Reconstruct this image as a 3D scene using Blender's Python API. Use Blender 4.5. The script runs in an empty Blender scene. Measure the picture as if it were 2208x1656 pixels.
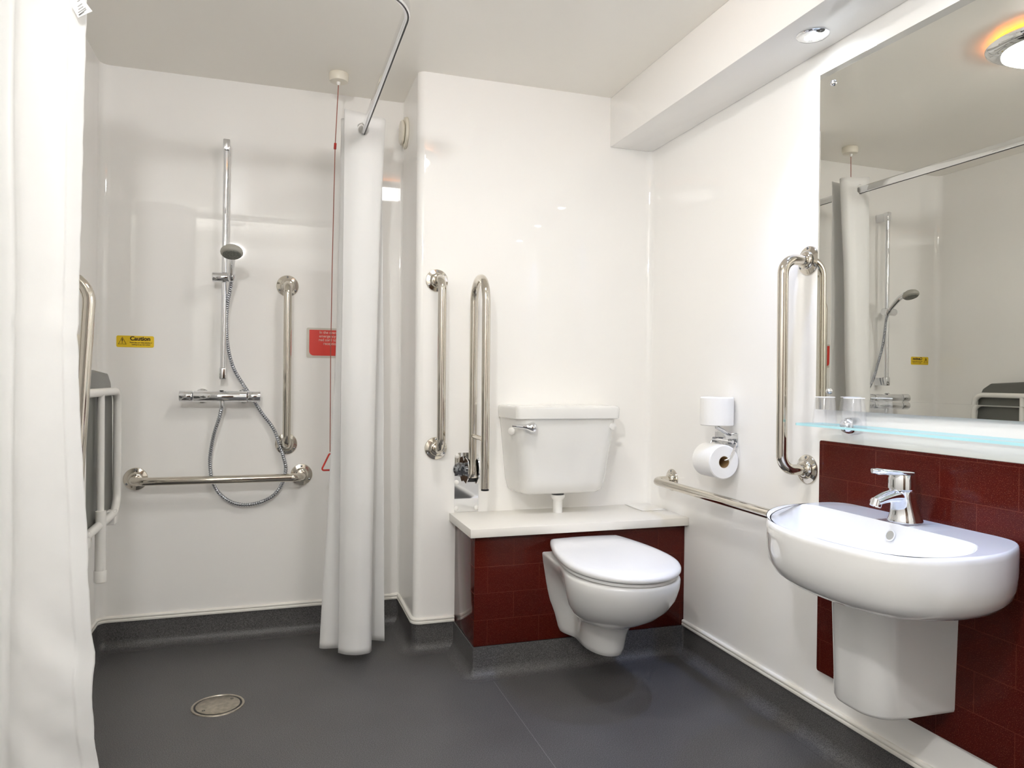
import bpy, bmesh, math, random
from math import pi, sin, cos, sqrt, radians
from mathutils import Vector, Matrix
random.seed(7)
S = bpy.context.scene
COL = S.collection
V = Vector

# ------------------------------------------------------------------ room measures (metres)
XL, XC, XS, XR = -0.6115, 0.4916, 1.264, 1.4536      # left wall, boxed-out corner, bulkhead face, right wall
YS, YB, YF = 2.9817, 2.6487, -0.75                   # shower wall, wall behind the toilet, entrance wall
ZC, ZS = 2.1348, 1.9387                              # ceiling, bulkhead underside
XT, YT = 0.645, 2.365                                # tiled box: left side, front
ZV = 0.10                                            # top of the vinyl upstand

# ------------------------------------------------------------------ materials
def newmat(name):
    m = bpy.data.materials.new(name); m.use_nodes = True
    nt = m.node_tree
    return m, nt, nt.nodes['Principled BSDF'], nt.nodes['Material Output']

def pmat(name, col, rough=0.4, metal=0.0, coat=0.0, coat_rough=0.05, spec=0.5, noise=None, bump=None, sss=0.0):
    m, nt, b, out = newmat(name)
    b.inputs['Base Color'].default_value = (*col, 1)
    b.inputs['Roughness'].default_value = rough
    b.inputs['Metallic'].default_value = metal
    b.inputs['Coat Weight'].default_value = coat
    b.inputs['Coat Roughness'].default_value = coat_rough
    b.inputs['Specular IOR Level'].default_value = spec
    if noise or bump:
        tc = nt.nodes.new('ShaderNodeTexCoord')
    if noise:                     # (scale, second colour)
        n = nt.nodes.new('ShaderNodeTexNoise'); n.inputs['Scale'].default_value = noise[0]; n.inputs['Detail'].default_value = 3
        r = nt.nodes.new('ShaderNodeValToRGB')
        r.color_ramp.elements[0].position = noise[2] if len(noise) > 2 else 0.35
        r.color_ramp.elements[1].position = noise[3] if len(noise) > 3 else 0.65
        r.color_ramp.elements[0].color = (*col, 1); r.color_ramp.elements[1].color = (*noise[1], 1)
        nt.links.new(tc.outputs['Object'], n.inputs['Vector']); nt.links.new(n.outputs['Fac'], r.inputs['Fac'])
        nt.links.new(r.outputs['Color'], b.inputs['Base Color'])
    if bump:                      # (scale, strength, distance)
        n2 = nt.nodes.new('ShaderNodeTexNoise'); n2.inputs['Scale'].default_value = bump[0]; n2.inputs['Detail'].default_value = 2
        bp = nt.nodes.new('ShaderNodeBump'); bp.inputs['Strength'].default_value = bump[1]; bp.inputs['Distance'].default_value = bump[2]
        nt.links.new(tc.outputs['Object'], n2.inputs['Vector']); nt.links.new(n2.outputs['Fac'], bp.inputs['Height'])
        nt.links.new(bp.outputs['Normal'], b.inputs['Normal'])
    return m

def emat(name, col, strength):
    m, nt, b, out = newmat(name)
    nt.nodes.remove(b)
    e = nt.nodes.new('ShaderNodeEmission'); e.inputs['Color'].default_value = (*col, 1); e.inputs['Strength'].default_value = strength
    nt.links.new(e.outputs[0], out.inputs['Surface'])
    return m

def thin_glass(name, tint, gloss_rough=0.0, extra=0.0, ecol=(1, 1, 1)):
    """clear sheet: transparent with a Fresnel reflection and a little milky body"""
    m, nt, b, out = newmat(name)
    nt.nodes.remove(b)
    t = nt.nodes.new('ShaderNodeBsdfTransparent'); t.inputs['Color'].default_value = (*tint, 1)
    g = nt.nodes.new('ShaderNodeBsdfGlossy'); g.inputs['Roughness'].default_value = gloss_rough
    d = nt.nodes.new('ShaderNodeBsdfDiffuse'); d.inputs['Color'].default_value = (*ecol, 1)
    m1 = nt.nodes.new('ShaderNodeMixShader'); m1.inputs[0].default_value = extra
    nt.links.new(t.outputs[0], m1.inputs[1]); nt.links.new(d.outputs[0], m1.inputs[2])
    lw = nt.nodes.new('ShaderNodeLayerWeight'); lw.inputs['Blend'].default_value = 0.5
    pw = nt.nodes.new('ShaderNodeMath'); pw.operation = 'POWER'; pw.inputs[1].default_value = 4.0
    f = nt.nodes.new('ShaderNodeMath'); f.operation = 'MULTIPLY_ADD'; f.inputs[1].default_value = 0.45; f.inputs[2].default_value = 0.035
    nt.links.new(lw.outputs['Facing'], pw.inputs[0]); nt.links.new(pw.outputs[0], f.inputs[0])
    m2 = nt.nodes.new('ShaderNodeMixShader')
    nt.links.new(f.outputs[0], m2.inputs[0]); nt.links.new(m1.outputs[0], m2.inputs[1]); nt.links.new(g.outputs[0], m2.inputs[2])
    nt.links.new(m2.outputs[0], out.inputs['Surface'])
    return m

M = {}
M['wall'] = pmat('gloss_wall_panel', (0.880, 0.870, 0.849), rough=0.025, spec=0.55)
M['ceil'] = pmat('gloss_ceiling_panel', (0.90, 0.875, 0.815), rough=0.22, spec=0.4)
M['trim'] = pmat('white_plastic_trim', (0.80, 0.78, 0.73), rough=0.3)
M['ceramic'] = pmat('white_ceramic', (0.74, 0.74, 0.73), rough=0.07, coat=0.5, coat_rough=0.03)
M['cistern'] = pmat('white_cistern_ceramic', (0.78, 0.775, 0.75), rough=0.10, coat=0.4, coat_rough=0.03)
M['seat'] = pmat('white_toilet_seat', (0.78, 0.78, 0.78), rough=0.16)
M['worktop'] = pmat('white_laminate', (0.82, 0.795, 0.74), rough=0.3)
M['steel'] = pmat('polished_steel', (0.66, 0.62, 0.55), rough=0.09, metal=1.0)
M['chrome'] = pmat('chrome', (0.82, 0.83, 0.85), rough=0.04, metal=1.0)
M['darkchrome'] = pmat('dark_chrome', (0.30, 0.31, 0.33), rough=0.12, metal=1.0)
M['drain'] = pmat('worn_steel', (0.55, 0.50, 0.42), rough=0.35, metal=1.0, noise=(60, (0.40, 0.36, 0.30)))
M['hose'] = pmat('hose_steel', (0.50, 0.52, 0.56), rough=0.2, metal=1.0)
M['black'] = pmat('black_rubber', (0.012, 0.012, 0.013), rough=0.45)
M['dark'] = pmat('dark_recess', (0.06, 0.06, 0.06), rough=0.6)
M['grey'] = pmat('grey_plastic', (0.115, 0.117, 0.105), rough=0.33)
M['white_paint'] = pmat('white_painted_tube', (0.82, 0.81, 0.78), rough=0.25)
M['whitep'] = pmat('white_plastic', (0.82, 0.81, 0.78), rough=0.35)
M['ivory'] = pmat('ivory_plastic', (0.76, 0.72, 0.62), rough=0.35)
M['headgrey'] = pmat('grey_shower_plastic', (0.36, 0.35, 0.31), rough=0.25)
M['spray'] = pmat('rubber_spray_face', (0.20, 0.20, 0.17), rough=0.5, noise=(260, (0.10, 0.11, 0.09), 0.45, 0.55))
M['red'] = pmat('red_plastic', (0.55, 0.03, 0.02), rough=0.35)
M['cord'] = pmat('red_cord', (0.32, 0.10, 0.07), rough=0.7)
M['redplate'] = pmat('red_notice', (0.62, 0.035, 0.022), rough=0.3)
M['greyplate'] = pmat('pale_grey_notice', (0.56, 0.53, 0.47), rough=0.35)
M['pinktext'] = pmat('pale_lettering', (0.78, 0.52, 0.46), rough=0.5)
M['yellow'] = pmat('yellow_vinyl', (0.76, 0.52, 0.004), rough=0.35)
M['ink'] = pmat('dark_ink', (0.05, 0.025, 0.01), rough=0.5)
M['greyink'] = pmat('grey_ink', (0.30, 0.30, 0.30), rough=0.6)
M['paper'] = pmat('tissue_paper', (0.85, 0.845, 0.83), rough=0.9, spec=0.1, bump=(90, 0.25, 0.002))
M['card'] = pmat('brown_cardboard', (0.30, 0.19, 0.09), rough=0.8, spec=0.1)
M['mirror'] = pmat('mirror_silver', (0.80, 0.80, 0.755), rough=0.0, metal=1.0)
M['mirror_edge'] = pmat('glass_rim', (0.62, 0.70, 0.70), rough=0.1)
M['glass'] = thin_glass('shelf_glass', (0.93, 0.985, 0.985), 0.0, 0.03, (0.65, 0.93, 0.98))
M['glass_edge'] = pmat('shelf_glass_edge', (0.48, 0.83, 0.90), rough=0.12, coat=0.5)
M['cup'] = thin_glass('clear_plastic', (0.988, 0.988, 0.992), 0.05, 0.045, (0.95, 0.95, 0.97))
M['door'] = pmat('dark_wood', (0.06, 0.033, 0.018), rough=0.4, noise=(6, (0.10, 0.055, 0.03)))
M['lamp'] = emat('lit_diffuser', (1.0, 0.978, 0.94), 30)
M['globe'] = emat('fill_globe_glow', (1.0, 0.995, 0.985), 305)  # glow of the added fill globe, not a known fixture
M['amber'] = emat('amber_glow', (1.0, 0.28, 0.03), 4.0)
M['led'] = emat('lit_lens', (0.82, 0.91, 1.0), 45)

# vinyl floor with fine speckle
def vinyl():
    m, nt, b, out = newmat('speckled_vinyl')
    tc = nt.nodes.new('ShaderNodeTexCoord')
    n = nt.nodes.new('ShaderNodeTexNoise'); n.inputs['Scale'].default_value = 420; n.inputs['Detail'].default_value = 1
    r = nt.nodes.new('ShaderNodeValToRGB')
    e = r.color_ramp.elements
    e[0].position = 0.35; e[0].color = (0.052, 0.050, 0.050, 1)
    e[1].position = 0.68; e[1].color = (0.150, 0.146, 0.146, 1)
    n2 = nt.nodes.new('ShaderNodeTexNoise'); n2.inputs['Scale'].default_value = 5
    mx = nt.nodes.new('ShaderNodeMixRGB'); mx.blend_type = 'MULTIPLY'; mx.inputs[0].default_value = 0.25
    nt.links.new(tc.outputs['Object'], n.inputs['Vector']); nt.links.new(tc.outputs['Object'], n2.inputs['Vector'])
    nt.links.new(n.outputs['Fac'], r.inputs['Fac'])
    nt.links.new(r.outputs['Color'], mx.inputs[1]); nt.links.new(n2.outputs['Fac'], mx.inputs[2])
    nt.links.new(mx.outputs['Color'], b.inputs['Base Color'])
    b.inputs['Roughness'].default_value = 0.42
    b.inputs['Specular IOR Level'].default_value = 0.35
    bp = nt.nodes.new('ShaderNodeBump'); bp.inputs['Strength'].default_value = 0.18; bp.inputs['Distance'].default_value = 0.001
    nt.links.new(n.outputs['Fac'], bp.inputs['Height']); nt.links.new(bp.outputs['Normal'], b.inputs['Normal'])
    return m
M['vinyl'] = vinyl()

# dark red sparkling tiles laid in running bond (UVs are in metres)
def tiles():
    m, nt, b, out = newmat('red_sparkle_tile')
    tc = nt.nodes.new('ShaderNodeTexCoord')
    br = nt.nodes.new('ShaderNodeTexBrick')
    br.offset = 0.5; br.squash = 1.0
    br.inputs['Scale'].default_value = 1.0
    br.inputs['Brick Width'].default_value = 0.186; br.inputs['Row Height'].default_value = 0.0905
    br.inputs['Mortar Size'].default_value = 0.0011; br.inputs['Mortar Smooth'].default_value = 0.1
    br.inputs['Color1'].default_value = (0.066, 0.0070, 0.0045, 1)
    br.inputs['Color2'].default_value = (0.057, 0.0062, 0.0042, 1)
    br.inputs['Mortar'].default_value = (0.095, 0.018, 0.011, 1)
    nt.links.new(tc.outputs['UV'], br.inputs['Vector'])
    n = nt.nodes.new('ShaderNodeTexNoise'); n.inputs['Scale'].default_value = 620; n.inputs['Detail'].default_value = 0
    r = nt.nodes.new('ShaderNodeValToRGB'); e = r.color_ramp.elements
    e[0].position = 0.66; e[0].color = (0, 0, 0, 1); e[1].position = 0.80; e[1].color = (1, 1, 1, 1)
    nt.links.new(tc.outputs['UV'], n.inputs['Vector']); nt.links.new(n.outputs['Fac'], r.inputs['Fac'])
    mx = nt.nodes.new('ShaderNodeMixRGB'); mx.inputs[2].default_value = (0.19, 0.060, 0.032, 1)
    nt.links.new(r.outputs['Color'], mx.inputs[0]); nt.links.new(br.outputs['Color'], mx.inputs[1])
    nt.links.new(mx.outputs['Color'], b.inputs['Base Color'])
    b.inputs['Roughness'].default_value = 0.10
    b.inputs['IOR'].default_value = 1.28
    bp = nt.nodes.new('ShaderNodeBump'); bp.inputs['Strength'].default_value = 0.35; bp.inputs['Distance'].default_value = 0.0015; bp.invert = True
    nt.links.new(br.outputs['Fac'], bp.inputs['Height']); nt.links.new(bp.outputs['Normal'], b.inputs['Normal'])
    return m
M['tile'] = tiles()

# curtain cloth: white weave that lets some light through
def cloth():
    m, nt, b, out = newmat('white_curtain_cloth')
    nt.nodes.remove(b)
    tc = nt.nodes.new('ShaderNodeTexCoord')
    d = nt.nodes.new('ShaderNodeBsdfDiffuse'); d.inputs['Color'].default_value = (0.89, 0.89, 0.885, 1)
    t = nt.nodes.new('ShaderNodeBsdfTranslucent'); t.inputs['Color'].default_value = (0.90, 0.89, 0.87, 1)
    mx = nt.nodes.new('ShaderNodeMixShader'); mx.inputs[0].default_value = 0.28
    g = nt.nodes.new('ShaderNodeBsdfGlossy'); g.inputs['Roughness'].default_value = 0.45
    mx2 = nt.nodes.new('ShaderNodeMixShader'); mx2.inputs[0].default_value = 0.04
    n = nt.nodes.new('ShaderNodeTexNoise'); n.inputs['Scale'].default_value = 7; n.inputs['Detail'].default_value = 3
    bp = nt.nodes.new('ShaderNodeBump'); bp.inputs['Strength'].default_value = 0.35; bp.inputs['Distance'].default_value = 0.02
    nt.links.new(tc.outputs['Object'], n.inputs['Vector']); nt.links.new(n.outputs['Fac'], bp.inputs['Height'])
    nt.links.new(bp.outputs['Normal'], d.inputs['Normal'])
    nt.links.new(d.outputs[0], mx.inputs[1]); nt.links.new(t.outputs[0], mx.inputs[2])
    nt.links.new(mx.outputs[0], mx2.inputs[1]); nt.links.new(g.outputs[0], mx2.inputs[2])
    nt.links.new(mx2.outputs[0], out.inputs['Surface'])
    return m
M['cloth'] = cloth()

# ------------------------------------------------------------------ scene graph helpers
def tag(o, label=None, cat=None, group=None, kind=None):
    if label: o['label'] = label
    if cat: o['category'] = cat
    if group: o['group'] = group
    if kind: o['kind'] = kind
    return o

def thing(name, loc, label, cat, group=None):
    o = bpy.data.objects.new(name, None); COL.objects.link(o)
    o.location = loc; o.empty_display_size = 0.05
    return tag(o, label, cat, group)

def root_loc(p):
    while p.parent is not None: p = p.parent
    return V(p.location)

def obj(name, bm, mat, parent=None, loc=None, sharp=38, uv=False, mats=None):
    """link a bmesh (given in world coordinates) as one mesh object"""
    bmesh.ops.remove_doubles(bm, verts=bm.verts, dist=1e-6)
    bmesh.ops.recalc_face_normals(bm, faces=bm.faces)
    for f in bm.faces: f.smooth = True
    if uv:
        l = bm.loops.layers.uv.new('uv')
        for f in bm.faces:
            n = f.normal
            for lp in f.loops:
                c = lp.vert.co
                if abs(n.x) > abs(n.y) and abs(n.x) > abs(n.z): q = (c.y, c.z)
                elif abs(n.y) > abs(n.z): q = (c.x, c.z)
                else: q = (c.x, c.y)
                lp[l].uv = (q[0] + uv[0], q[1] + uv[1])
    org = root_loc(parent) if parent is not None else (V(loc) if loc is not None else V((0, 0, 0)))
    bm.transform(Matrix.Translation(-org))
    me = bpy.data.meshes.new(name); bm.to_mesh(me); bm.free()
    me.set_sharp_from_angle(angle=radians(sharp))
    for mm in (mats or [mat]): me.materials.append(mm)
    o = bpy.data.objects.new(name, me); COL.objects.link(o)
    if parent is not None: o.parent = parent
    else: o.location = org
    return o

def part(name, bm, mat, parent, label=None, **k):
    o = obj(name, bm, mat, parent, **k)
    if label: o['label'] = label
    return o

def solo(name, bm, mat, loc, label, cat, group=None, **k):
    return tag(obj(name, bm, mat, None, loc, **k), label, cat, group)

def struct(name, bm, mat, parent=None, loc=(0, 0, 0), **k):
    o = obj(name, bm, mat, parent, loc, **k)
    if parent is None: o['kind'] = 'structure'
    return o

# ------------------------------------------------------------------ shape helpers
def BM(): return bmesh.new()

def ring_faces(bm, a, b, closed=True):
    n = len(a)
    for i in range(n if closed else n - 1):
        j = (i + 1) % n
        try: bm.faces.new((a[i], a[j], b[j], b[i]))
        except ValueError: pass

def loft(bm, rings, cap0=True, cap1=True, closed=True):
    vs = [[bm.verts.new(p) for p in r] for r in rings]
    for a, b in zip(vs, vs[1:]): ring_faces(bm, a, b, closed)
    if cap0: bm.faces.new(vs[0][::-1])
    if cap1: bm.faces.new(vs[-1])
    return vs

def frame(d):
    d = V(d).normalized()
    h = V((0, 0, 1)) if abs(d.z) < 0.9 else V((1, 0, 0))
    u = d.cross(h).normalized(); v = u.cross(d).normalized()
    return d, u, v

def box(bm, x0, x1, y0, y1, z0, z1, bevel=0.0, seg=3):
    r = bmesh.ops.create_cube(bm, size=1)
    vs = r['verts']
    for v in vs:
        v.co = V(((x0 + x1) / 2 + v.co.x * (x1 - x0), (y0 + y1) / 2 + v.co.y * (y1 - y0), (z0 + z1) / 2 + v.co.z * (z1 - z0)))
    if bevel > 0:
        es = list({e for v in vs for e in v.link_edges})
        bmesh.ops.bevel(bm, geom=es, offset=bevel, segments=seg, profile=0.5, affect='EDGES')

def lathe(bm, base, axis, prof, n=40, cap0=True, cap1=True):
    """prof: list of (radius, distance along axis)"""
    d, u, v = frame(axis); base = V(base)
    rings = []
    for r, h in prof:
        rings.append([base + d * h + (u * cos(2 * pi * i / n) + v * sin(2 * pi * i / n)) * max(r, 1e-5) for i in range(n)])
    loft(bm, rings, cap0, cap1)

def cyl(bm, p0, p1, r0, r1=None, n=28, bev=0.0):
    p0 = V(p0); p1 = V(p1); r1 = r0 if r1 is None else r1
    L = (p1 - p0).length
    if bev > 0: prof = [(r0 - bev, 0), (r0 - bev * .3, bev * .3), (r0, bev), (r1, L - bev), (r1 - bev * .3, L - bev * .3), (r1 - bev, L)]
    else: prof = [(r0, 0), (r1, L)]
    lathe(bm, p0, p1 - p0, prof, n)

def fillet(pts, rad, n=8):
    """round the inner corners of a polyline"""
    pts = [V(p) for p in pts]; out = [pts[0]]
    for i in range(1, len(pts) - 1):
        r = rad[i] if isinstance(rad, (list, tuple)) else rad
        a, b, c = pts[i - 1], pts[i], pts[i + 1]
        u = (a - b).normalized(); w = (c - b).normalized()
        ang = u.angle(w)
        if r <= 0 or ang > pi - 1e-3: out.append(b); continue
        t = min(r / math.tan(ang / 2), 0.499 * min((a - b).length, (c - b).length) if n else 1e9)
        rr = t * math.tan(ang / 2)
        ctr = b + (u + w).normalized() * (rr / sin(ang / 2))
        s, e = b + u * t - ctr, b + w * t - ctr
        tot = s.angle(e); ax = s.cross(e).normalized()
        for k in range(n + 1): out.append(ctr + Matrix.Rotation(tot * k / n, 3, ax) @ s)
    out.append(pts[-1])
    return out

def tube(bm, pts, r, n=20, closed=False, caps=True, rfun=None):
    pts = [V(p) for p in pts]; N = len(pts)
    tang = []
    for i in range(N):
        if closed: t = pts[(i + 1) % N] - pts[i - 1]
        else: t = pts[min(i + 1, N - 1)] - pts[max(i - 1, 0)]
        tang.append(t.normalized())
    d, u, v = frame(tang[0])
    rings = []
    for i in range(N):
        if i:
            ax = tang[i - 1].cross(tang[i])
            if ax.length > 1e-9:
                R = Matrix.Rotation(tang[i - 1].angle(tang[i]), 3, ax.normalized()); u = R @ u; v = R @ v
        rr = rfun(i, N) if rfun else r
        rings.append([pts[i] + (u * cos(2 * pi * k / n) + v * sin(2 * pi * k / n)) * rr for k in range(n)])
    if closed:
        vs = [[bm.verts.new(p) for p in q] for q in rings]
        for i in range(N):
            a, b = vs[i], vs[(i + 1) % N]
            if i == N - 1:      # join with least twist
                k0 = min(range(n), key=lambda k: (b[k].co - a[0].co).length); b = b[k0:] + b[:k0]
            ring_faces(bm, a, b)
    else: loft(bm, rings, caps, caps)

def catmull(P, n=8):
    P = [V(p) for p in P]; out = []
    Q = [2 * P[0] - P[1]] + P + [2 * P[-1] - P[-2]]
    for i in range(1, len(Q) - 2):
        a, b, c, d = Q[i - 1:i + 3]
        for k in range(n):
            t = k / n
            out.append(0.5 * ((2 * b) + (c - a) * t + (2 * a - 5 * b + 4 * c - d) * t * t + (3 * b - a - 3 * c + d) * t ** 3))
    out.append(P[-1]); return out

def prism(bm, poly, z0, z1):
    loft(bm, [[V((x, y, z)) for x, y in poly] for z in (z0, z1)])

def rrect(w, h, r, n=6, cx=0, cy=0):
    out = []
    for sx, sy, a0 in ((1, 1, 0), (-1, 1, pi / 2), (-1, -1, pi), (1, -1, 3 * pi / 2)):
        for k in range(n + 1):
            a = a0 + pi / 2 * k / n
            out.append((cx + sx * (w / 2 - r) + r * cos(a), cy + sy * (h / 2 - r) + r * sin(a)))
    return out

def plate(bm, pts2, to3, t, bev=0.0):
    """extruded 2-D outline; to3(x, y, d) maps to the world, d = height above the base"""
    if bev > 0:
        cx = sum(p[0] for p in pts2) / len(pts2); cy = sum(p[1] for p in pts2) / len(pts2)
        def ins(k):
            o = []
            for x, y in pts2:
                L = sqrt((x - cx) ** 2 + (y - cy) ** 2); s = (L - k) / L
                o.append((cx + (x - cx) * s, cy + (y - cy) * s))
            return o
        rows = [(pts2, 0), (pts2, t - bev), (ins(bev * .3), t - bev * .3), (ins(bev), t)]
    else: rows = [(pts2, 0), (pts2, t)]
    loft(bm, [[V(to3(x, y, d)) for x, y in P] for P, d in rows])

def text_bm(bm, s, to3, size, cx, cy, offset=0.0, t=0.0003, align='CENTER', squash=1.0):
    cu = bpy.data.curves.new('lettering', 'FONT'); cu.body = s; cu.size = size; cu.align_x = align; cu.align_y = 'CENTER'
    cu.offset = offset; cu.extrude = t / 2; cu.resolution_u = 4
    o = bpy.data.objects.new('lettering', cu); COL.objects.link(o)
    dg = bpy.context.evaluated_depsgraph_get(); dg.update()
    me = bpy.data.meshes.new_from_object(o.evaluated_get(dg))
    k = len(bm.verts); bm.from_mesh(me); bm.verts.ensure_lookup_table()
    for v in bm.verts[k:]:
        v.co = V(to3(cx + v.co.x * squash, cy + v.co.y, v.co.z + t / 2))
    bpy.data.objects.remove(o); bpy.data.curves.remove(cu); bpy.data.meshes.remove(me)

def sweep(bm, path, prof):
    """sweep a profile [(d, z)] along a 2-D path; d is measured to the right of the walking direction"""
    P = [V((p[0], p[1])) for p in path]; rings = []
    for i, p in enumerate(P):
        if i == 0: t = (P[1] - P[0]).normalized(); n = V((t.y, -t.x)); s = 1
        elif i == len(P) - 1: t = (P[-1] - P[-2]).normalized(); n = V((t.y, -t.x)); s = 1
        else:
            a = (P[i] - P[i - 1]).normalized(); b = (P[i + 1] - P[i]).normalized()
            na = V((a.y, -a.x)); nb = V((b.y, -b.x)); n = (na + nb).normalized(); s = 1 / max(n.dot(na), 0.2)
        rings.append([V((p.x + n.x * d * s, p.y + n.y * d * s, z)) for d, z in prof])
    loft(bm, rings)

def poly2(pts, rad):
    return [(p.x, p.y) for p in fillet([V((x, y, 0)) for x, y in pts], rad, 8)]

# ================================================================== THE ROOM
T = 0.08
bm = BM(); box(bm, XL - T, XR + T, YF - T, YS + T, -T, 0); floor = struct('floor', bm, M['vinyl'])
bm = BM(); box(bm, XL - T, XR + T, YF - T, YS + T, ZC, ZC + T); struct('ceiling', bm, M['ceil'])
# back wall: rounded inner corners and the rounded boxed-out corner
inner = poly2([(XL, YS - 0.10), (XL, YS), (XC, YS), (XC, YB), (XR, YB), (XR, YB - 0.10)], [0, 0.035, 0.012, 0.028, 0.03, 0])
outer = [(XR + T, YB - 0.10), (XR + T, YS + T), (XL - T, YS + T), (XL - T, YS - 0.10)]
bm = BM(); prism(bm, inner + outer, 0, ZC); struct('wall_back', bm, M['wall'], sharp=25)
bm = BM(); box(bm, XL - T, XL, YF - T, YS - 0.10, 0, ZC); struct('wall_left', bm, M['wall'])
bm = BM(); box(bm, XR, XR + T, YF - T, YB - 0.10, 0, ZC); struct('wall_right', bm, M['wall'])
bm = BM(); box(bm, XL, XR, YF - T, YF, 0, ZC); struct('wall_front', bm, M['wall'])
# bulkhead along the right wall
bm = BM(); box(bm, XS, XR, YF, YB, ZS, ZC, bevel=0.003, seg=2); struct('wall_bulkhead', bm, M['wall'])
# entrance door behind the camera
d1 = bpy.data.objects.new('door_1', None); COL.objects.link(d1); d1.location = (0.1, YF, 0); d1['kind'] = 'structure'
bm = BM(); box(bm, -0.32, 0.52, YF + 0.001, YF + 0.035, 0.01, 1.95, bevel=0.003); part('door_panel', bm, M['door'], d1)
bm = BM(); tube(bm, fillet([(-0.38, YF + .02, 0.002), (-0.38, YF + .02, 2.0), (0.58, YF + .02, 2.0), (0.58, YF + .02, 0.002)], 0), 0.03, n=4); part('door_frame', bm, M['trim'], d1)
bm = BM(); tube(bm, fillet([(-0.25, YF + .035, 0.95), (-0.25, YF + .08, 0.95), (-0.13, YF + .08, 0.95)], 0.02), 0.009); part('door_handle', bm, M['chrome'], d1)

# vinyl upstand with its cove
cove = [(0, ZV), (0.004, ZV), (0.004, 0.036)]
for k in range(1, 9):
    a = pi / 2 * k / 8; cove.append((0.004 + 0.036 * (1 - cos(a)), 0.036 * (1 - sin(a)) + 0.0006))
cove += [(0.05, 0.0004), (0.05, -0.001), (0, -0.001)]
p_back = poly2([(XL, YF + .002), (XL, YS), (XC, YS), (XC, YB), (XT, YB), ], [0, 0.035, 0.012, 0.028, 0])
p_right = poly2([(XT, YB), (XT, YT), (XR, YT), (XR, YF + .002)], [0, 0.002, 0.012, 0])
for nm, p in (('baseboard_back', p_back), ('baseboard_right', p_right)):
    bm = BM(); sweep(bm, p, cove); struct(nm, bm, M['vinyl'], sharp=50)
# white double-bead capping strip
cap = [(0, ZV), (0.0085, ZV), (0.0095, ZV + .003), (0.0095, ZV + .009), (0.0075, ZV + .0105), (0.0095, ZV + .012), (0.0095, ZV + .018), (0.006, ZV + .0215), (0.002, ZV + .022), (0, ZV + .022)]
p_cap = poly2([(XL, YF + .002), (XL, YS), (XC, YS), (XC, YB), (XT - .001, YB)], [0, 0.035, 0.012, 0.028, 0])
bm = BM(); sweep(bm, p_cap, cap); struct('trim_1', bm, M['trim'], sharp=60)
bm = BM(); sweep(bm, [(XR, YT - .001), (XR, YF + .002)], cap); struct('trim_2', bm, M['trim'], sharp=60)
# welded seam line in the vinyl
bm = BM(); box(bm, 0.700, 0.7014, YF, 2.31, 0.0, 0.0003)
o = struct('trim_3', bm, pmat('vinyl_weld', (0.17, 0.17, 0.17), rough=0.4))

# ================================================================== TILED BOX, WORKTOP, TOILET
bm = BM(); box(bm, XT, XR - .0005, YT, YB - .001, ZV + .0005, 0.4755, bevel=0.0025, seg=2)
solo('tiled_box', bm, M['tile'], (1.05, 2.5, ZV), 'dark red tiled boxing built against the wall behind the toilet', 'boxing', uv=(0.052, -0.0985 + .0905))
bm = BM(); box(bm, 0.6225, XR - .0005, 2.335, YB - .0005, 0.4760, 0.5055, bevel=0.002, seg=2)
solo('worktop', bm, M['worktop'], (1.04, 2.49, 0.4785), 'white worktop ledge lying over the red tiled boxing under the cistern', 'worktop')
bm = BM(); box(bm, 1.345, 1.447, 2.495, 2.640, 0.5058, 0.5093, bevel=0.0015)
solo('access_cover', bm, M['whitep'], (1.396, 2.56, 0.508), 'thin white square cover lying on the right end of the white worktop', 'cover')

# --- toilet
CX = 1.038
def sstep(t): t = max(0, min(1, t)); return t * t * (3 - 2 * t)
def pan_outline(z, wb, ww, wm, yf, tb=0.60, yb=YT - .0005, n=26):
    L = yb - yf; half = []
    for i in range(n + 1):
        t = 1 - (1 - i / n) ** 1.6 if False else i / n
        tw = 0.30
        if t < tw: w = wb + (ww - wb) * sstep(t / tw)
        elif t < tb: w = ww + (wm - ww) * sstep((t - tw) / (tb - tw)) 
        else:
            q = (t - tb) / (1 - tb); q = sin(q * pi / 2); w = wm * sqrt(max(0, 1 - q * q)); t = tb + (1 - tb) * q
        half.append((w, yb - L * t))
    pts = [V((CX + w, y, z)) for w, y in half] + [V((CX - w, y, z)) for w, y in half[-2::-1]]
    return pts
toilet = thing('toilet', (CX, YT, 0.12), 'white wall-hung toilet with closed lid on the red tiled boxing', 'toilet')
lv = [(.122, .074, .050, .054, 2.105), (.127, .080, .056, .061, 2.094), (.145, .088, .058, .066, 2.088), (.19, .100, .060, .072, 2.078), (.222, .112, .062, .081, 2.058),
      (.236, .118, .064, .095, 2.030), (.250, .122, .068, .113, 1.998), (.275, .128, .078, .139, 1.948), (.305, .134, .098, .159, 1.908), (.34, .140, .122, .172, 1.880),
      (.375, .146, .148, .178, 1.866), (.398, .149, .156, .179, 1.862), (.405, .149, .155, .177, 1.864), (.408, .145, .150, .173, 1.869)]
bm = BM(); loft(bm, [pan_outline(*l) for l in lv]); part('pan', bm, M['ceramic'], toilet, sharp=60)
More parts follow.
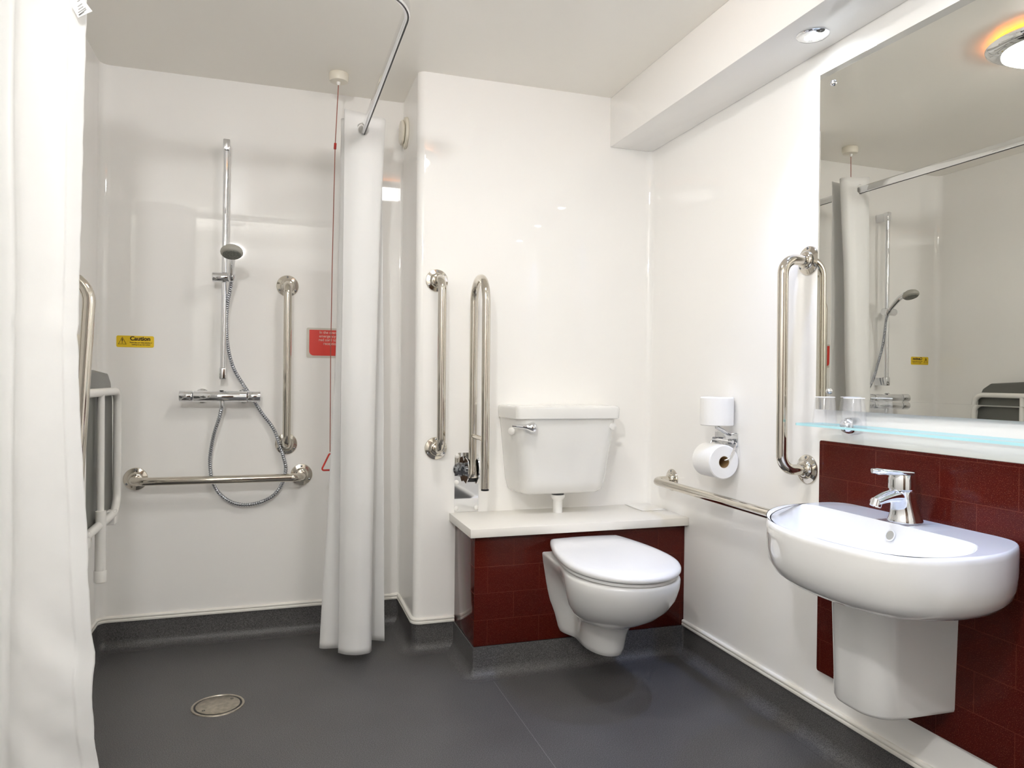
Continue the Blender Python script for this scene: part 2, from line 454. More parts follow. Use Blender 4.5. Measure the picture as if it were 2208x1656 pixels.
def lid_outline(z, k, yb=2.350, yf=1.855, wb=.125, wm=.181, n=30, inset=0):
    half = []; L = yb - yf; tb = .56
    for i in range(n + 1):
        t = i / n
        if t < tb: w = wb + (wm - wb) * sin(pi / 2 * (t / tb)) ** 0.85
        else: q = sin((t - tb) / (1 - tb) * pi / 2); w = wm * sqrt(max(0, 1 - q * q)); t = tb + (1 - tb) * q
        half.append((max(w - k, 0), yb - k - (L - 2 * k) * t))
    def zz(y): return z + (y - 1.86) * 0.030
    if inset:                       # the crown of the lid: shrink towards its middle
        half = [(w * (1 - inset), 2.10 + (y - 2.10) * (1 - inset)) for w, y in half]; wb = wb * (1 - inset); yb = 2.10 + (yb - 2.10) * (1 - inset)
    r = [V((CX + w, y, zz(y))) for w, y in half] + [V((CX - w, y, zz(y))) for w, y in half[-2::-1]]
    return r + [V((CX - wb + k + (2 * wb - 2 * k) * q, yb - k + .012 * sin(pi * q), zz(yb))) for q in (.15, .3, .45, .6, .75, .9)]
bm = BM(); loft(bm, [lid_outline(z, 0, inset=k) for z, k in ((.4095, .06), (.4105, .045), (.419, .040), (.420, .055))]); part('seat_ring', bm, M['seat'], toilet)
bm = BM(); loft(bm, [lid_outline(z, 0, inset=k) for z, k in ((.4225, .03), (.4235, .01), (.427, 0), (.434, 0), (.439, .014), (.443, .05), (.4455, .11), (.4475, .25), (.4487, .5), (.449, .8))])
part('lid', bm, M['seat'], toilet, sharp=60)
for sx in (-1, 1):
    bm = BM(); cyl(bm, (CX + sx * .075 - .02, 2.349, .430), (CX + sx * .075 + .02, 2.349, .430), .011, bev=.002)
    cyl(bm, (CX + sx * .075, 2.345, .407), (CX + sx * .075, 2.34, .43), .009); part('hinge', bm, M['seat'], toilet)

# --- cistern
def cis(z, hb, hf, yf, r=0.03, n=6):
    hb += .008; hf += .008; CX = 1.027
    yb = YB - .0005
    p = fillet([(CX - hb + .002, yb, z), (CX - hb, yb - .01, z), (CX - hf, yf, z), (CX + hf, yf, z), (CX + hb, yb - .01, z), (CX + hb - .002, yb, z)], [0, 0.004, r, r, 0.004, 0], n)
    return [V(q) for q in p]
cistern = thing('cistern', (CX, YB, 0.58), 'white low-level cistern with a side lever above the worktop', 'cistern')
bm = BM(); loft(bm, [cis(z, hb, hf, yf, r) for z, hb, hf, yf, r in ((.578, .135, .12, 2.545, .03), (.583, .158, .140, 2.520, .035), (.595, .172, .150, 2.500, .045), (.63, .181, .158, 2.488, .05), (.70, .189, .167, 2.482, .05), (.78, .197, .177, 2.476, .045), (.868, .205, .187, 2.472, .035))])
part('tank', bm, M['cistern'], cistern, sharp=60)
bm = BM(); loft(bm, [cis(z, hb, hf, yf, .022) for z, hb, hf, yf in ((.864, .209, .192, 2.462), (.866, .212, .195, 2.457), (.900, .213, .196, 2.455), (.907, .211, .194, 2.458), (.911, .206, .189, 2.465), (.912, .198, .182, 2.475))])
part('tank_lid', bm, M['cistern'], cistern)
bm = BM()
lathe(bm, (0.868, 2.470, 0.836), (0.02, -1, 0), [(.012, 0), (.013, .010), (.011, .016)], 24)
tube(bm, catmull([(0.888, 2.452, .8345), (0.880, 2.450, .8350), (0.868, 2.449, .836), (0.852, 2.449, .8375), (0.836, 2.450, .839), (0.818, 2.452, .8405), (0.803, 2.455, .842)], 4), .007, 18,
     rfun=lambda i, N: (.005, .0145, .0180, .0195, .0200, .0198, .0190, .0180, .0165, .0145, .0125, .0105, .0092, .0084, .0078)[i] if i < 15 else .0068 - .0002 * (i - 15))
part('lever', bm, M['chrome'], cistern, 'chrome flush lever')
for x, z, y in ((1.207, .835, 2.474), (0.824, .818, 2.520)):
    bm = BM(); lathe(bm, (x, y + .004, z), (0, -1, 0) if x > 1 else (-.75, -.65, 0), [(.0135, 0), (.0135, .004), (.011, .006), (0, .0065)], 24); part('screw_cap', bm, M['whitep'], cistern)
bm = BM(); lathe(bm, (1.02, 2.555, .5058), (0, 0, 1), [(.0175, 0), (.0175, .047), (.024, .055), (.0265, .060), (.0265, .068)], 28); part('flush_pipe', bm, M['whitep'], cistern)
bm = BM(); lathe(bm, (1.02, 2.555, .5695), (0, 0, 1), [(.023, 0), (.023, .012)], 28); part('pipe_washer', bm, M['dark'], cistern)

# ================================================================== GRAB RAILS
def flange(name, root, c, n, r=0.042):
    """dished round wall flange with three screws"""
    bm = BM(); lathe(bm, c, n, [(r, 0.0006), (r, .003), (r * .96, .0055), (r * .80, .0075), (r * .66, .009), (r * .62, .016), (r * .52, .0195), (r * .42, .021)], 40)
    f = part('flange', bm, M['steel'], root)
    d, u, v = frame(n)
    for k in range(3):
        a = pi / 2 + k * 2 * pi / 3
        q = V(c) + (u * cos(a) + v * sin(a)) * r * .82 + d * .006
        bm = BM(); lathe(bm, q, n, [(.0042, 0), (.0042, .002), (.002, .0032), (0, .0034)], 12); part('screw', bm, M['darkchrome'], f)
    return f
def grab_rail(a, b, n, so, label, r=0.0152, bend=0.055):
    a = V(a); b = V(b); n = V(n)
    t = thing('grab_rail', (a + b) / 2, label, 'grab rail', 'polished steel grab rails')
    flange('flange', t, a, n); flange('flange', t, b, n)
    bm = BM(); tube(bm, fillet([a + n * .004, a + n * so, b + n * so, b + n * .004], bend, 12), r, 24); part('bar', bm, M['steel'], t)
    return t
grab_rail((.043, YS, 1.362), (.043, YS, .744), (0, -1, 0), .085, 'vertical steel grab rail on the shower wall right of the shower hose')
grab_rail((-.487, YS, .623), (.1015, YS, .622), (0, -1, 0), .085, 'horizontal steel grab rail low on the shower wall below the valve')
grab_rail((.566, YB, 1.369), (.568, YB, .748), (0, -1, 0), .095, 'vertical steel grab rail on the white wall left of the cistern')
grab_rail((XR, 1.7200, 1.357), (XR, 1.7150, .759), (-1, 0, 0), .090, 'vertical steel grab rail on the right wall beside the mirror')
grab_rail((XR, 2.458, .628), (XR, 1.70, .622), (-1, 0, 0), .080, 'horizontal steel grab rail on the right wall below the toilet rolls')

# --- folded-up hinged rail beside the cistern
hr = thing('hinged_rail', (.69, YB, .51), 'folded-up hinged steel support rail between cistern and vertical grab rail', 'support rail')
pl = [(.6405, .509), (.733, .509), (.733, .715), (.720, .730), (.655, .730), (.6405, .712)]
bm = BM(); plate(bm, pl, lambda x, z, d: (x, YB - .0006 - d, z), .004); part('back_plate', bm, M['chrome'], hr, 'mirror-bright back plate')
for x, z in ((.649, .718), (.725, .716), (.648, .620), (.726, .618), (.648, .522), (.725, .522)):
    bm = BM(); lathe(bm, (x, YB - .0046, z), (0, -1, 0), [(.0085, 0), (.0085, .003), (.006, .0055), (0, .0065)], 20); part('screw_cap', bm, M['whitep'], hr)
xr = .697
arc = [(xr, 2.600, .652)] + [(xr, 2.600, 1.29)]
for k in range(1, 16):
    a = pi * k / 16; arc.append((xr, 2.520 + .080 * cos(a), 1.29 + .078 * sin(a)))
arc += [(xr + .001, 2.440, 1.28), (xr + .003, 2.440, .624)]
bm = BM(); tube(bm, arc, .0148, 24); part('loop_bar', bm, M['steel'], hr)
bm = BM(); cyl(bm, (xr + .003, 2.440, .6235), (xr + .003, 2.440, .617), .0138); part('end_cap', bm, M['black'], hr)
bm = BM(); cyl(bm, (xr, 2.600, .796), (xr + .002, 2.440, .796), .0085, n=16); part('cross_bar', bm, M['steel'], hr)
for sx in (-1, 1):
    bm = BM()
    plate(bm, [(2.585, .705), (2.625, .715), (2.640, .70), (2.6435, .66), (2.6435, .625), (2.610, .618), (2.582, .640), (2.575, .68)], lambda y, z, d, sx=sx: (xr + sx * (.0185 + d) , y, z), .0035)
    ck = part('hinge_cheek', bm, M['chrome'], hr)
    bm = BM(); lathe(bm, (xr + sx * .022, 2.606, .672), (sx, 0, 0), [(.011, 0), (.011, .004), (.006, .007), (0, .008)], 20); part('hinge_bolt', bm, M['darkchrome'], ck)
bm = BM(); box(bm, xr - .018, xr + .018, 2.618, 2.643, .622, .708, bevel=.004); part('hinge_block', bm, M['black'], hr)
bm = BM(); lathe(bm, (xr, 2.600, .642), (0, 0, 1), [(.019, 0), (.021, .004), (.016, .03), (.0152, .05)], 24); part('pivot_collar', bm, M['steel'], hr)
bm = BM(); lathe(bm, (.660, 2.6438, .668), (0, -1, 0), [(.026, 0), (.026, .006), (.020, .012), (.010, .013), (.008, .018), (0, .019)], 28); part('hinge_boss', bm, M['darkchrome'], hr)

# --- hinged arm on the left wall, mostly behind the near curtain
ha = thing('hinged_rail', (XL, 2.10, .60), 'folded-up steel support rail on the left wall beside the grey shower seat', 'support rail')
tl = radians(3.0); bx, bz = -.4535, 1.19
def lean(dx, dz): return (bx + dx * cos(tl) + dz * sin(tl), 2.10, bz + dz * cos(tl) - dx * sin(tl))
pts = [lean(0, -.56), lean(0, 0)] + [lean(-.062 + .062 * cos(pi * k / 16), .066 * sin(pi * k / 16) + 0) for k in range(1, 16)] + [lean(-.124, 0), lean(-.128, -.54)]
bm = BM(); tube(bm, pts, .0152, 24); part('loop_bar', bm, M['steel'], ha)
q = V(lean(-.128, -.54))
bm = BM(); box(bm, XL + .0006, XL + .006, 2.06, 2.14, .50, .73, bevel=.002); part('back_plate', bm, M['chrome'], ha)
bm = BM(); cyl(bm, (XL + .006, 2.10, q.z), (q.x + .014, 2.10, q.z), .020, bev=.002); part('hinge_block', bm, M['black'], ha)

# ================================================================== SHOWER SEAT (folded up)
seat = thing('shower_chair', (XL, 2.43, .56), 'folded-up grey shower seat with white tube frame on the left wall', 'shower chair')
def SY(y): return 2.430 + (y - 2.57) * .88
def seat_pt(y, z, d): return (-.530 + d, SY(y), z)
so = [(2.845, .600), (2.828, .93), (2.800, .985), (2.755, 1.012), (2.57, 1.021), (2.385, 1.012), (2.340, .985), (2.312, .93), (2.295, .600), (2.33, .562), (2.81, .562)]
so = [(p.x, p.y) for p in fillet([V((y, z, 0)) for y, z in so + [so[0]]], 0.02, 5)][:-1]
bm = BM(); plate(bm, so, seat_pt, .026, bev=.008); part('seat_panel', bm, M['grey'], seat, sharp=50)
fx = -.491
fr = fillet([(fx, SY(y), z) for y, z in ((2.57, .955), (2.835, .955), (2.838, .562), (2.57, .562), (2.302, .562), (2.305, .955), (2.57, .955))], [0, .045, .07, 0, .07, .045, 0], 10)[:-1]
bm = BM(); tube(bm, fr, .0125, 18, closed=True); part('frame', bm, M['white_paint'], seat)
bm = BM(); tube(bm, [(fx, SY(2.565), .955), (fx + .002, SY(2.557), .60), (fx + .002, SY(2.553), .562)], .0105, 16); part('centre_bar', bm, M['white_paint'], seat)
bm = BM(); tube(bm, [(fx + .004, SY(2.551), .605), (fx + .004, SY(2.551), .425)], .0148, 20)
lg = part('leg', bm, M['white_paint'], seat)
bm = BM(); lathe(bm, (fx + .004, SY(2.551), .393), (0, 0, 1), [(.013, 0), (.0165, .003), (.0168, .034), (.0155, .036)], 24); part('foot_cap', bm, M['whitep'], lg)
for y in (2.25, 2.60):
    bm = BM(); box(bm, XL + .0006, -.480, y - .02, y + .02, .530, .575, bevel=.004); part('wall_bracket', bm, M['white_paint'], seat)
bm = BM(); lathe(bm, (XL + .0006, 2.74, .452), (1, -.35, 0), [(.034, 0), (.034, .014), (.031, .018), (.012, .020), (0, .020)], 32); part('wall_fixing', bm, M['steel'], seat)

# ================================================================== SHOWER FITTINGS
riser = thing('shower_riser', (-.182, YS, .99), 'chrome shower riser rail with sliding holder on the shower wall', 'shower rail')
rt, rb = V((-.1790, 2.915, 1.888)), V((-.1866, 2.915, .997))
bm = BM(); tube(bm, [rt - V((0, 0, .002)), rb], .0105, 22); part('pole', bm, M['chrome'], riser)
for z, x in ((1.868, -.179), (1.018, -.1864)):
    bm = BM(); box(bm, x - .0125, x + .0125, 2.902, 2.932, z - .023, z + .021, bevel=.004)
    box(bm, x - .011, x + .011, 2.93, YS - .0006, z - .022, z + .018, bevel=.002); part('bracket', bm, M['chrome'], riser)
zs_ = 1.3745
bm = BM(); cyl(bm, (-.2245, 2.905, zs_ - .001), (-.1495, 2.905, zs_ + .001), .0185, n=32, bev=.002); sl = part('slider', bm, M['chrome'], riser)
bm = BM(); lathe(bm, (-.157, 2.893, zs_ - .014), (0, -.55, .8), [(.010, 0), (.0145, .010), (.0150, .026)], 24); part('handset_cradle', bm, M['chrome'], sl)

hand = thing('hand_shower', (-.155, 2.88, 1.37), 'chrome hand shower with round grey head and ribbed hose in the riser holder', 'hand shower')
h0, h1 = V((-.158, 2.884, 1.372)), V((-.150, 2.775, 1.450))
hp = catmull([h0 - V((0, -.008, .015)), h0, h0.lerp(h1, .35) + V((0, .004, .004)), h0.lerp(h1, .7) + V((0, .004, .006)), h1], 6)
bm = BM(); tube(bm, hp, .01, 18, rfun=lambda i, N: .0092 + .0045 * (i / N) ** 1.2); part('handle', bm, M['chrome'], hand)
hc = V((-.1490, 2.742, 1.443)); hd = V((0.02, -.36, -.93)).normalized()
bm = BM(); lathe(bm, hc - hd * .012, hd, [(0, -.012), (.018, -.0105), (.030, -.004), (.0365, .004), (.0382, .011), (.0370, .017), (.034, .021), (.031, .022)], 36); part('shower_head', bm, M['headgrey'], hand)
bm = BM(); lathe(bm, hc - hd * .012, hd, [(.031, .0218), (.030, .0245), (.0, .0250)], 36); part('spray_face', bm, M['spray'], hand)
hose = [(-.1585, 2.888, 1.357), (-.162, 2.90, 1.33), (-.1715, 2.915, 1.282), (-.177, 2.935, 1.196), (-.1700, 2.955, 1.108), (-.150, 2.962, 1.035), (-.116, 2.963, .975), (-.091, 2.963, .936), (-.048, 2.963, .866), (-.004, 2.958, .804),
        (.0190, 2.948, .742), (.033, 2.948, .696), (.0415, 2.954, .650), (.0315, 2.960, .597), (-.002, 2.960, .548), (-.0525, 2.960, .522), (-.111, 2.960, .515), (-.161, 2.960, .531), (-.2025, 2.960, .568), (-.2240, 2.958, .614),
        (-.231, 2.954, .676), (-.2275, 2.945, .730), (-.2155, 2.93, .792), (-.197, 2.917, .853), (-.1885, 2.912, .893)]
hs = catmull(hose, 6)
# resample evenly and rib the hose
def resample(P, step):
    out = [P[0]]; acc = 0
    for a, b in zip(P, P[1:]):
        L = (b - a).length; t = step - acc
        while t <= L: out.append(a + (b - a) * (t / L)); t += step
        acc = L - (t - step)
    out.append(P[-1]); return out
hs = resample(hs, .0021)
bm = BM(); tube(bm, hs, .007, 12, rfun=lambda i, N: (.0074, .0072, .0060, .0060)[i % 4]); part('hose', bm, M['hose'], hand)
bm = BM(); lathe(bm, (-.1880, 2.912, .886), (0, 0, 1), [(.0080, 0), (.0092, .004), (.0092, .018)], 20); part('hose_nut', bm, M['chrome'], hand)

valve = thing('shower_valve', (-.19, YS, .93), 'chrome horizontal bar shower valve on the shower wall below the riser rail', 'shower valve')
bm = BM(); lathe(bm, (-.286, 2.915, .9315), (1, 0, -.004), [(.0195, 0), (.0205, .002), (.0205, .183), (.0195, .185)], 36)
part('body', bm, M['chrome'], valve)
for x0, x1 in ((-.335, -.2885), (-.0985, -.0520)):
    bm = BM(); cyl(bm, (x0, 2.915, .932), (x1, 2.915, .9315), .0205, n=36, bev=.003)
    part('control_knob', bm, M['chrome'], valve)
for x in (-.262, -.112):
    bm = BM(); lathe(bm, (x, YS - .0006, .9315), (0, -1, 0), [(.027, 0), (.027, .004), (.020, .010), (.013, .012), (.013, .06)], 28); part('wall_elbow', bm, M['chrome'], valve)
bm = BM(); cyl(bm, (-.1880, 2.912, .916), (-.1880, 2.912, .902), .0095, n=20); part('outlet', bm, M['chrome'], valve)
bm = BM(); cyl(bm, (-.190, 2.915, .9515), (-.190, 2.915, .954), .007, n=16); part('screw_plug', bm, M['black'], valve)

# ================================================================== SIGNS
to_back = lambda x, z, d: (x, YS - .0004 - d, z)
ca = thing('caution_sign', (-.4918, YS, 1.13), 'small yellow caution sticker with warning triangle on the shower wall', 'sign')
bm = BM(); plate(bm, rrect(.125, .0425, .006, cx=-.4920, cy=1.1308), to_back, .0008); part('sticker', bm, M['yellow'], ca)
up = lambda x, z, d: (x, YS - .0013 - d, z)
bm = BM(); text_bm(bm, 'Caution', up, .0205, -.4755, 1.1415, offset=.0007, squash=1.03)
text_bm(bm, 'Please take care when standing or', up, .0063, -.4730, 1.1270, offset=.00012, squash=.86)
text_bm(bm, 'walking on any wet surface', up, .0063, -.4730, 1.1195, offset=.00012, squash=.90)
part('lettering', bm, M['ink'], ca, sharp=180)
bm = BM()
tri = [V((-.5350, YS - .0016, 1.1465)), V((-.5480, YS - .0016, 1.1205)), V((-.5220, YS - .0016, 1.1205))]
tube(bm, tri, .0010, 6, closed=True)
cyl(bm, (-.5350, YS - .0016, 1.1405), (-.5350, YS - .0016, 1.1290), .0017, .0010, n=8); cyl(bm, (-.5350, YS - .0013, 1.1252), (-.5350, YS - .0021, 1.1252), .0016, n=10)
part('warning_triangle', bm, M['ink'], ca)

em = thing('emergency_notice', (.205, YS, 1.143), 'red and grey emergency cord notice on the shower wall partly behind the curtain', 'sign')
bm = BM(); plate(bm, rrect(.190, .1185, .006, cx=.2110, cy=1.1430), to_back, .0015); part('plate', bm, M['greyplate'], em)
ro = [(.1270, 1.1935), (.300, 1.1935), (.300, 1.0925), (.1270, 1.0925)]
ro = [(p.x, p.y) for p in fillet([V((x, z, 0)) for x, z in [(.2, 1.1945), (.1268, 1.1945), (.1268, 1.0925), (.2960, 1.0925), (.2960, 1.1945), (.2, 1.1945)]], [0, .001, .017, .001, .001, 0], 6)][:-1]
bm = BM(); plate(bm, ro, lambda x, z, d: (x, YS - .0019 - d, z), .0006); part('red_panel', bm, M['redplate'], em, 'red panel')
u2 = lambda x, z, d: (x, YS - .0026 - d, z)
bm = BM()
for i, s in enumerate(('In the event of', 'emergency pull', 'red cord to call', 'reception')):
    text_bm(bm, s, u2, .0150, .2085, 1.1845 - i * .0148, offset=.0003, squash=.97)
part('lettering', bm, M['pinktext'], em, sharp=180)

# ================================================================== CEILING ITEMS
pc = thing('pull_cord', (.2153, 2.775, ZC), 'red emergency pull cord hanging from a white ceiling switch beside the far curtain', 'pull cord')
bm = BM(); lathe(bm, (.2153, 2.775, ZC - .0004), (0, 0, -1), [(.0345, 0), (.036, .002), (.036, .022), (.033, .030), (.024, .033), (0, .034)], 40); part('switch_housing', bm, M['ivory'], pc)
bm = BM(); lathe(bm, (.2135, 2.770, ZC - .033), (0, 0, -1), [(.007, 0), (.007, .006), (.004, .012), (0, .013)], 16); part('cord_exit', bm, M['whitep'], pc)
bm = BM(); tube(bm, [(.2135, 2.770, ZC - .044), (.204, 2.775, 1.865), (.1975, 2.775, 1.41), (.195, 2.775, 1.08), (.196, 2.775, .730)], .0016, 8); part('cord', bm, M['cord'], pc)
bm = BM(); cyl(bm, (.2047, 2.775, 1.876), (.2035, 2.775, 1.853), .0048, n=14, bev=.001); part('cord_bead', bm, M['red'], pc)
bm = BM(); tube(bm, fillet([(.1985, 2.775, .662), (.1650, 2.775, .662), (.197, 2.775, .730), (.2320, 2.775, .662), (.1985, 2.775, .662)], [0, .006, .006, .006, 0], 6)[:-1], .0033, 10, closed=True); part('pull_triangle', bm, M['red'], pc)

bm = BM(); lathe(bm, (XC - .0004, 2.902, 1.986), (-1, 0, 0), [(.060, 0), (.062, .003), (.060, .010), (.050, .013), (.047, .0125), (.047, .020), (.043, .026), (0, .029)], 44)
vent = thing('air_vent', (XC, 2.902, 1.986), 'round ivory air vent high on the boxed-out corner beside the far curtain', 'vent'); 
bm.free(); bm = BM(); lathe(bm, (XC - .0004, 2.902, 1.986), (-1, 0, 0), [(.060, 0), (.062, .003), (.060, .010), (.052, .013), (.040, .010)], 44); part('vent_ring', bm, M['ivory'], vent)
bm = BM(); lathe(bm, (XC - .008, 2.902, 1.986), (-1, 0, 0), [(.030, 0), (.047, .008), (.049, .013), (.044, .018), (0, .021)], 44); part('vent_disc', bm, M['ivory'], vent)

def ceiling_light(LX, LY, label):
    cl = thing('ceiling_light', (LX, LY, ZC), label, 'ceiling light', 'round ceiling lights')
    bm = BM(); lathe(bm, (LX, LY, ZC - .0004), (0, 0, -1), [(.150, 0), (.150, .016), (.148, .0165)], 48); part('amber_rim', bm, M['amber'], cl, 'glowing amber rim')
    bm = BM(); lathe(bm, (LX, LY, ZC - .0165), (0, 0, -1), [(.120, 0), (.170, .002), (.174, .006), (.171, .012), (.154, .022), (.136, .030), (.128, .030)], 56); part('chrome_ring', bm, M['chrome'], cl)
    bm = BM(); lathe(bm, (LX, LY, ZC - .044), (0, 0, -1), [(.129, 0), (.127, .008), (.110, .018), (.075, .026), (.035, .030), (0, .031)], 48); part('diffuser', bm, M['lamp'], cl, 'lit white diffuser')
ceiling_light(.505, 1.665, 'round chrome ceiling light with glowing white diffuser and amber rim seen in the mirror')
gl = thing('fill_globe', (-.243, .20, ZC), 'added white fill globe near the entrance, outside the view', 'ceiling light')  # added unseen lamp, stands in for the fill from the camera side
bm = BM(); lathe(bm, (-.243, .20, ZC - .0004), (0, 0, -1), [(.045, 0), (.045, .012), (.012, .020), (.012, .155)], 36); part('base', bm, M['chrome'], gl)
bm = BM(); bmesh.ops.create_uvsphere(bm, u_segments=32, v_segments=16, radius=.046, matrix=Matrix.Translation((-.243, .20, 1.930))); part('globe', bm, M['globe'], gl, 'lit white fill globe')

for i, (y, lb) in enumerate(((1.609, 'chrome recessed downlight in the bulkhead nearest the toilet wall, above the mirror end'), (1.12, 'chrome recessed downlight in the bulkhead above the basin'), (.62, 'chrome recessed downlight in the bulkhead farthest from the toilet wall'))):
    x = 1.3605 if i == 0 else 1.352
    dl = thing('downlight', (x, y, ZS), lb, 'downlight', 'bulkhead downlights')
    bm = BM(); lathe(bm, (x, y, ZS - .0004), (0, 0, -1), [(.0425, 0), (.0425, .002), (.039, .005), (.026, .0075), (.0215, .0065), (.0205, .002)], 44, cap1=False); part('bezel', bm, M['chrome'], dl)
    bm = BM(); lathe(bm, (x, y, ZS - .003), (0, 0, -1), [(.0205, 0), (.0205, .0015), (0, .0025)], 32); part('lens', bm, M['led'], dl, 'lit lens')
    ld = bpy.data.lights.new('downlight_beam', 'SPOT'); ld.energy = 16; ld.color = (0.38, 0.53, 1.0); ld.spot_size = radians(92); ld.spot_blend = 1.0; ld.shadow_soft_size = .02
    lo = bpy.data.objects.new('downlight_beam', ld); COL.objects.link(lo); lo.parent = dl; lo.location = (0, 0, -.0305)

# ================================================================== CURTAIN RAIL AND CURTAINS
ZR = 1.889
cr = thing('curtain_rail', (.287, 2.3, ZR), 'chrome L-shaped shower curtain rail running from the shower wall above the curtains', 'curtain rail')
rp = fillet([(.290, YS - .004, ZR), (.296, 1.635, ZR), (XL + .004, 1.635, ZR)], .13, 16)
def rail_ring(p, t):
    n = V((t.y, -t.x, 0)).normalized()
    return [p + n * (a * .0075) + V((0, 0, b)) for a, b in [(x / .0075, z) for x, z in rrect(.015, .033, .006, 4)]]
rings = []
for i, p in enumerate(rp):
    t = (rp[min(i + 1, len(rp) - 1)] - rp[max(i - 1, 0)]).normalized(); rings.append(rail_ring(p, t))
bm = BM(); loft(bm, rings); part('rail', bm, M['chrome'], cr)
groove = []
for i, p in enumerate(rp):
    t = (rp[min(i + 1, len(rp) - 1)] - rp[max(i - 1, 0)]).normalized(); n = V((t.y, -t.x, 0)).normalized()
    groove.append([p + n * a + V((0, 0, -.0165 + b)) for a, b in ((-.0008, 0), (-.0046, 0), (-.0046, -.0008), (-.0008, -.0008))])
bm = BM(); loft(bm, groove); part('glide_groove', bm, M['black'], cr, 'dark groove under the rail')
bm = BM(); lathe(bm, (.290, YS - .0005, ZR), (0, -1, 0), [(.026, 0), (.026, .005), (.018, .008), (.018, .014)], 28); part('wall_socket', bm, M['chrome'], cr)
bm = BM(); lathe(bm, (XL + .0005, 1.635, ZR), (1, 0, 0), [(.026, 0), (.026, .005), (.018, .008), (.018, .014)], 28); part('wall_socket', bm, M['chrome'], cr)

def curtain_sheet(name, parent, top, bot, z0, z1, holes=(), wr=0.0, hem=True, thick=0.0012, ztop=None, fp=.9, sc=1.0, edge=False):
    """cloth whose plan goes from `top` at z1 to `bot` at z0; holes = [(s, z, r)]"""
    t3 = resample_n(catmull([(x * sc, y * sc, 0) for x, y in top], 10), 160); b3 = resample_n(catmull([(x * sc, y * sc, 0) for x, y in bot], 10), 160)
    zs = [z0 + (z1 - z0) * i / 90 for i in range(91)]
    for s, z, r in holes: zs += [z + r * q for q in (-1.25, -1, -.85, -.7, -.5, -.25, 0, .25, .5, .7, .85, 1, 1.25)]
    zs = sorted(zs)
    bm = BM(); rows = []
    for z in zs:
        q = (z1 - z) / (z1 - z0); f = max(0, q) ** fp
        row = []
        for i, (a, b) in enumerate(zip(t3, b3)):
            p = a.lerp(b, f); s = i / 159
            dy = wr * (sin(s * 9 + z * 5.0) * .5 + sin(z * 11 + s * 3) * .3)
            if edge:                       # stitched hem along the free edge, a crease and slanting wrinkles near the floor
                l = s * .42
                if l < .024: dy -= .0028 + .0008 * sin(z * 95) + .0005 * sin(z * 233)
                elif l < .085: dy -= .0012 * (1 - (l - .024) / .06) * sin(z * 95 + l * 60)
                dy -= .004 * math.exp(-((z - 1.105 + .25 * max(0, .09 - l)) / .011) ** 2) * (1 if l < .13 else 0)
                m_ = max(0, min(1, (.75 - z) / .35)) * max(0, 1 - l / .16)
                dy -= m_ * (.0065 * sin(z * 24 - l * 42) + .003 * sin(z * 51 - l * 70 + 1))
            dz = ztop(s) * max(0, 1 - q * 12) if ztop else 0
            row.append(bm.verts.new((p.x + dy * .4, p.y + dy, z + dz)))
        rows.append(row)
    L = sum((b - a).length for a, b in zip(t3, t3[1:]))
    for j in range(len(zs) - 1):
        for i in range(159):
            sc, zc_ = (i + .5) / 159 * L, (zs[j] + zs[j + 1]) / 2
            if any((sc - s * L) ** 2 + (zc_ - z) ** 2 < r * r for s, z, r in holes): continue
            bm.faces.new((rows[j][i], rows[j][i + 1], rows[j + 1][i + 1], rows[j + 1][i]))
    o = part(name, bm, M['cloth'], parent, sharp=80)
    md = o.modifiers.new('thickness', 'SOLIDIFY'); md.thickness = thick
    return o
def resample_n(P, n):
    L = [0]
    for a, b in zip(P, P[1:]): L.append(L[-1] + (b - a).length)
    out = []; j = 0
    for k in range(n):
        t = L[-1] * k / (n - 1)
        while j < len(P) - 2 and L[j + 1] < t: j += 1
        out.append(P[j].lerp(P[j + 1], (t - L[j]) / max(L[j + 1] - L[j], 1e-9)))
    return out

far = thing('shower_curtain', (.28, 2.58, .07), 'white shower curtain bunched on the rail beside the toilet corner', 'curtain', 'white shower curtains')
top = [(.2190, 2.570), (.250, 2.562), (.283, 2.560), (.318, 2.562), (.350, 2.568), (.362, 2.590), (.340, 2.612), (.283, 2.622), (.225, 2.616), (.214, 2.634), (.240, 2.655), (.283, 2.660), (.330, 2.656), (.358, 2.648)]
bot = [(.2130, 2.545), (.236, 2.520), (.268, 2.505), (.296, 2.505), (.316, 2.515), (.322, 2.545), (.290, 2.572), (.225, 2.588), (.168, 2.598), (.156, 2.616), (.200, 2.640), (.280, 2.650), (.335, 2.634), (.381, 2.612)]
FS = 1.03
Ltot = resample_n(catmull([(x * FS, y * FS, 0) for x, y in top], 10), 400)
holes = [(min((i for i in range(400) if lo <= i < hi), key=lambda i: abs(Ltot[i].x - .2905)) / 399, ZR, .020) for lo, hi in ((0, 120), (150, 260), (290, 400))]
curtain_sheet('cloth', far, top, bot, .034, 1.944, holes, wr=.004, ztop=lambda s: .016 * max(0, 1 - s * 5), sc=FS)
for s, z, r in holes:
    p = Ltot[int(s * 399)]
    bm = BM(); tube(bm, [(p.x + .0195 * cos(2 * pi * k / 28), p.y, z + .0195 * sin(2 * pi * k / 28)) for k in range(28)], .0030, 8, closed=True); part('eyelet', bm, M['whitep'], far)

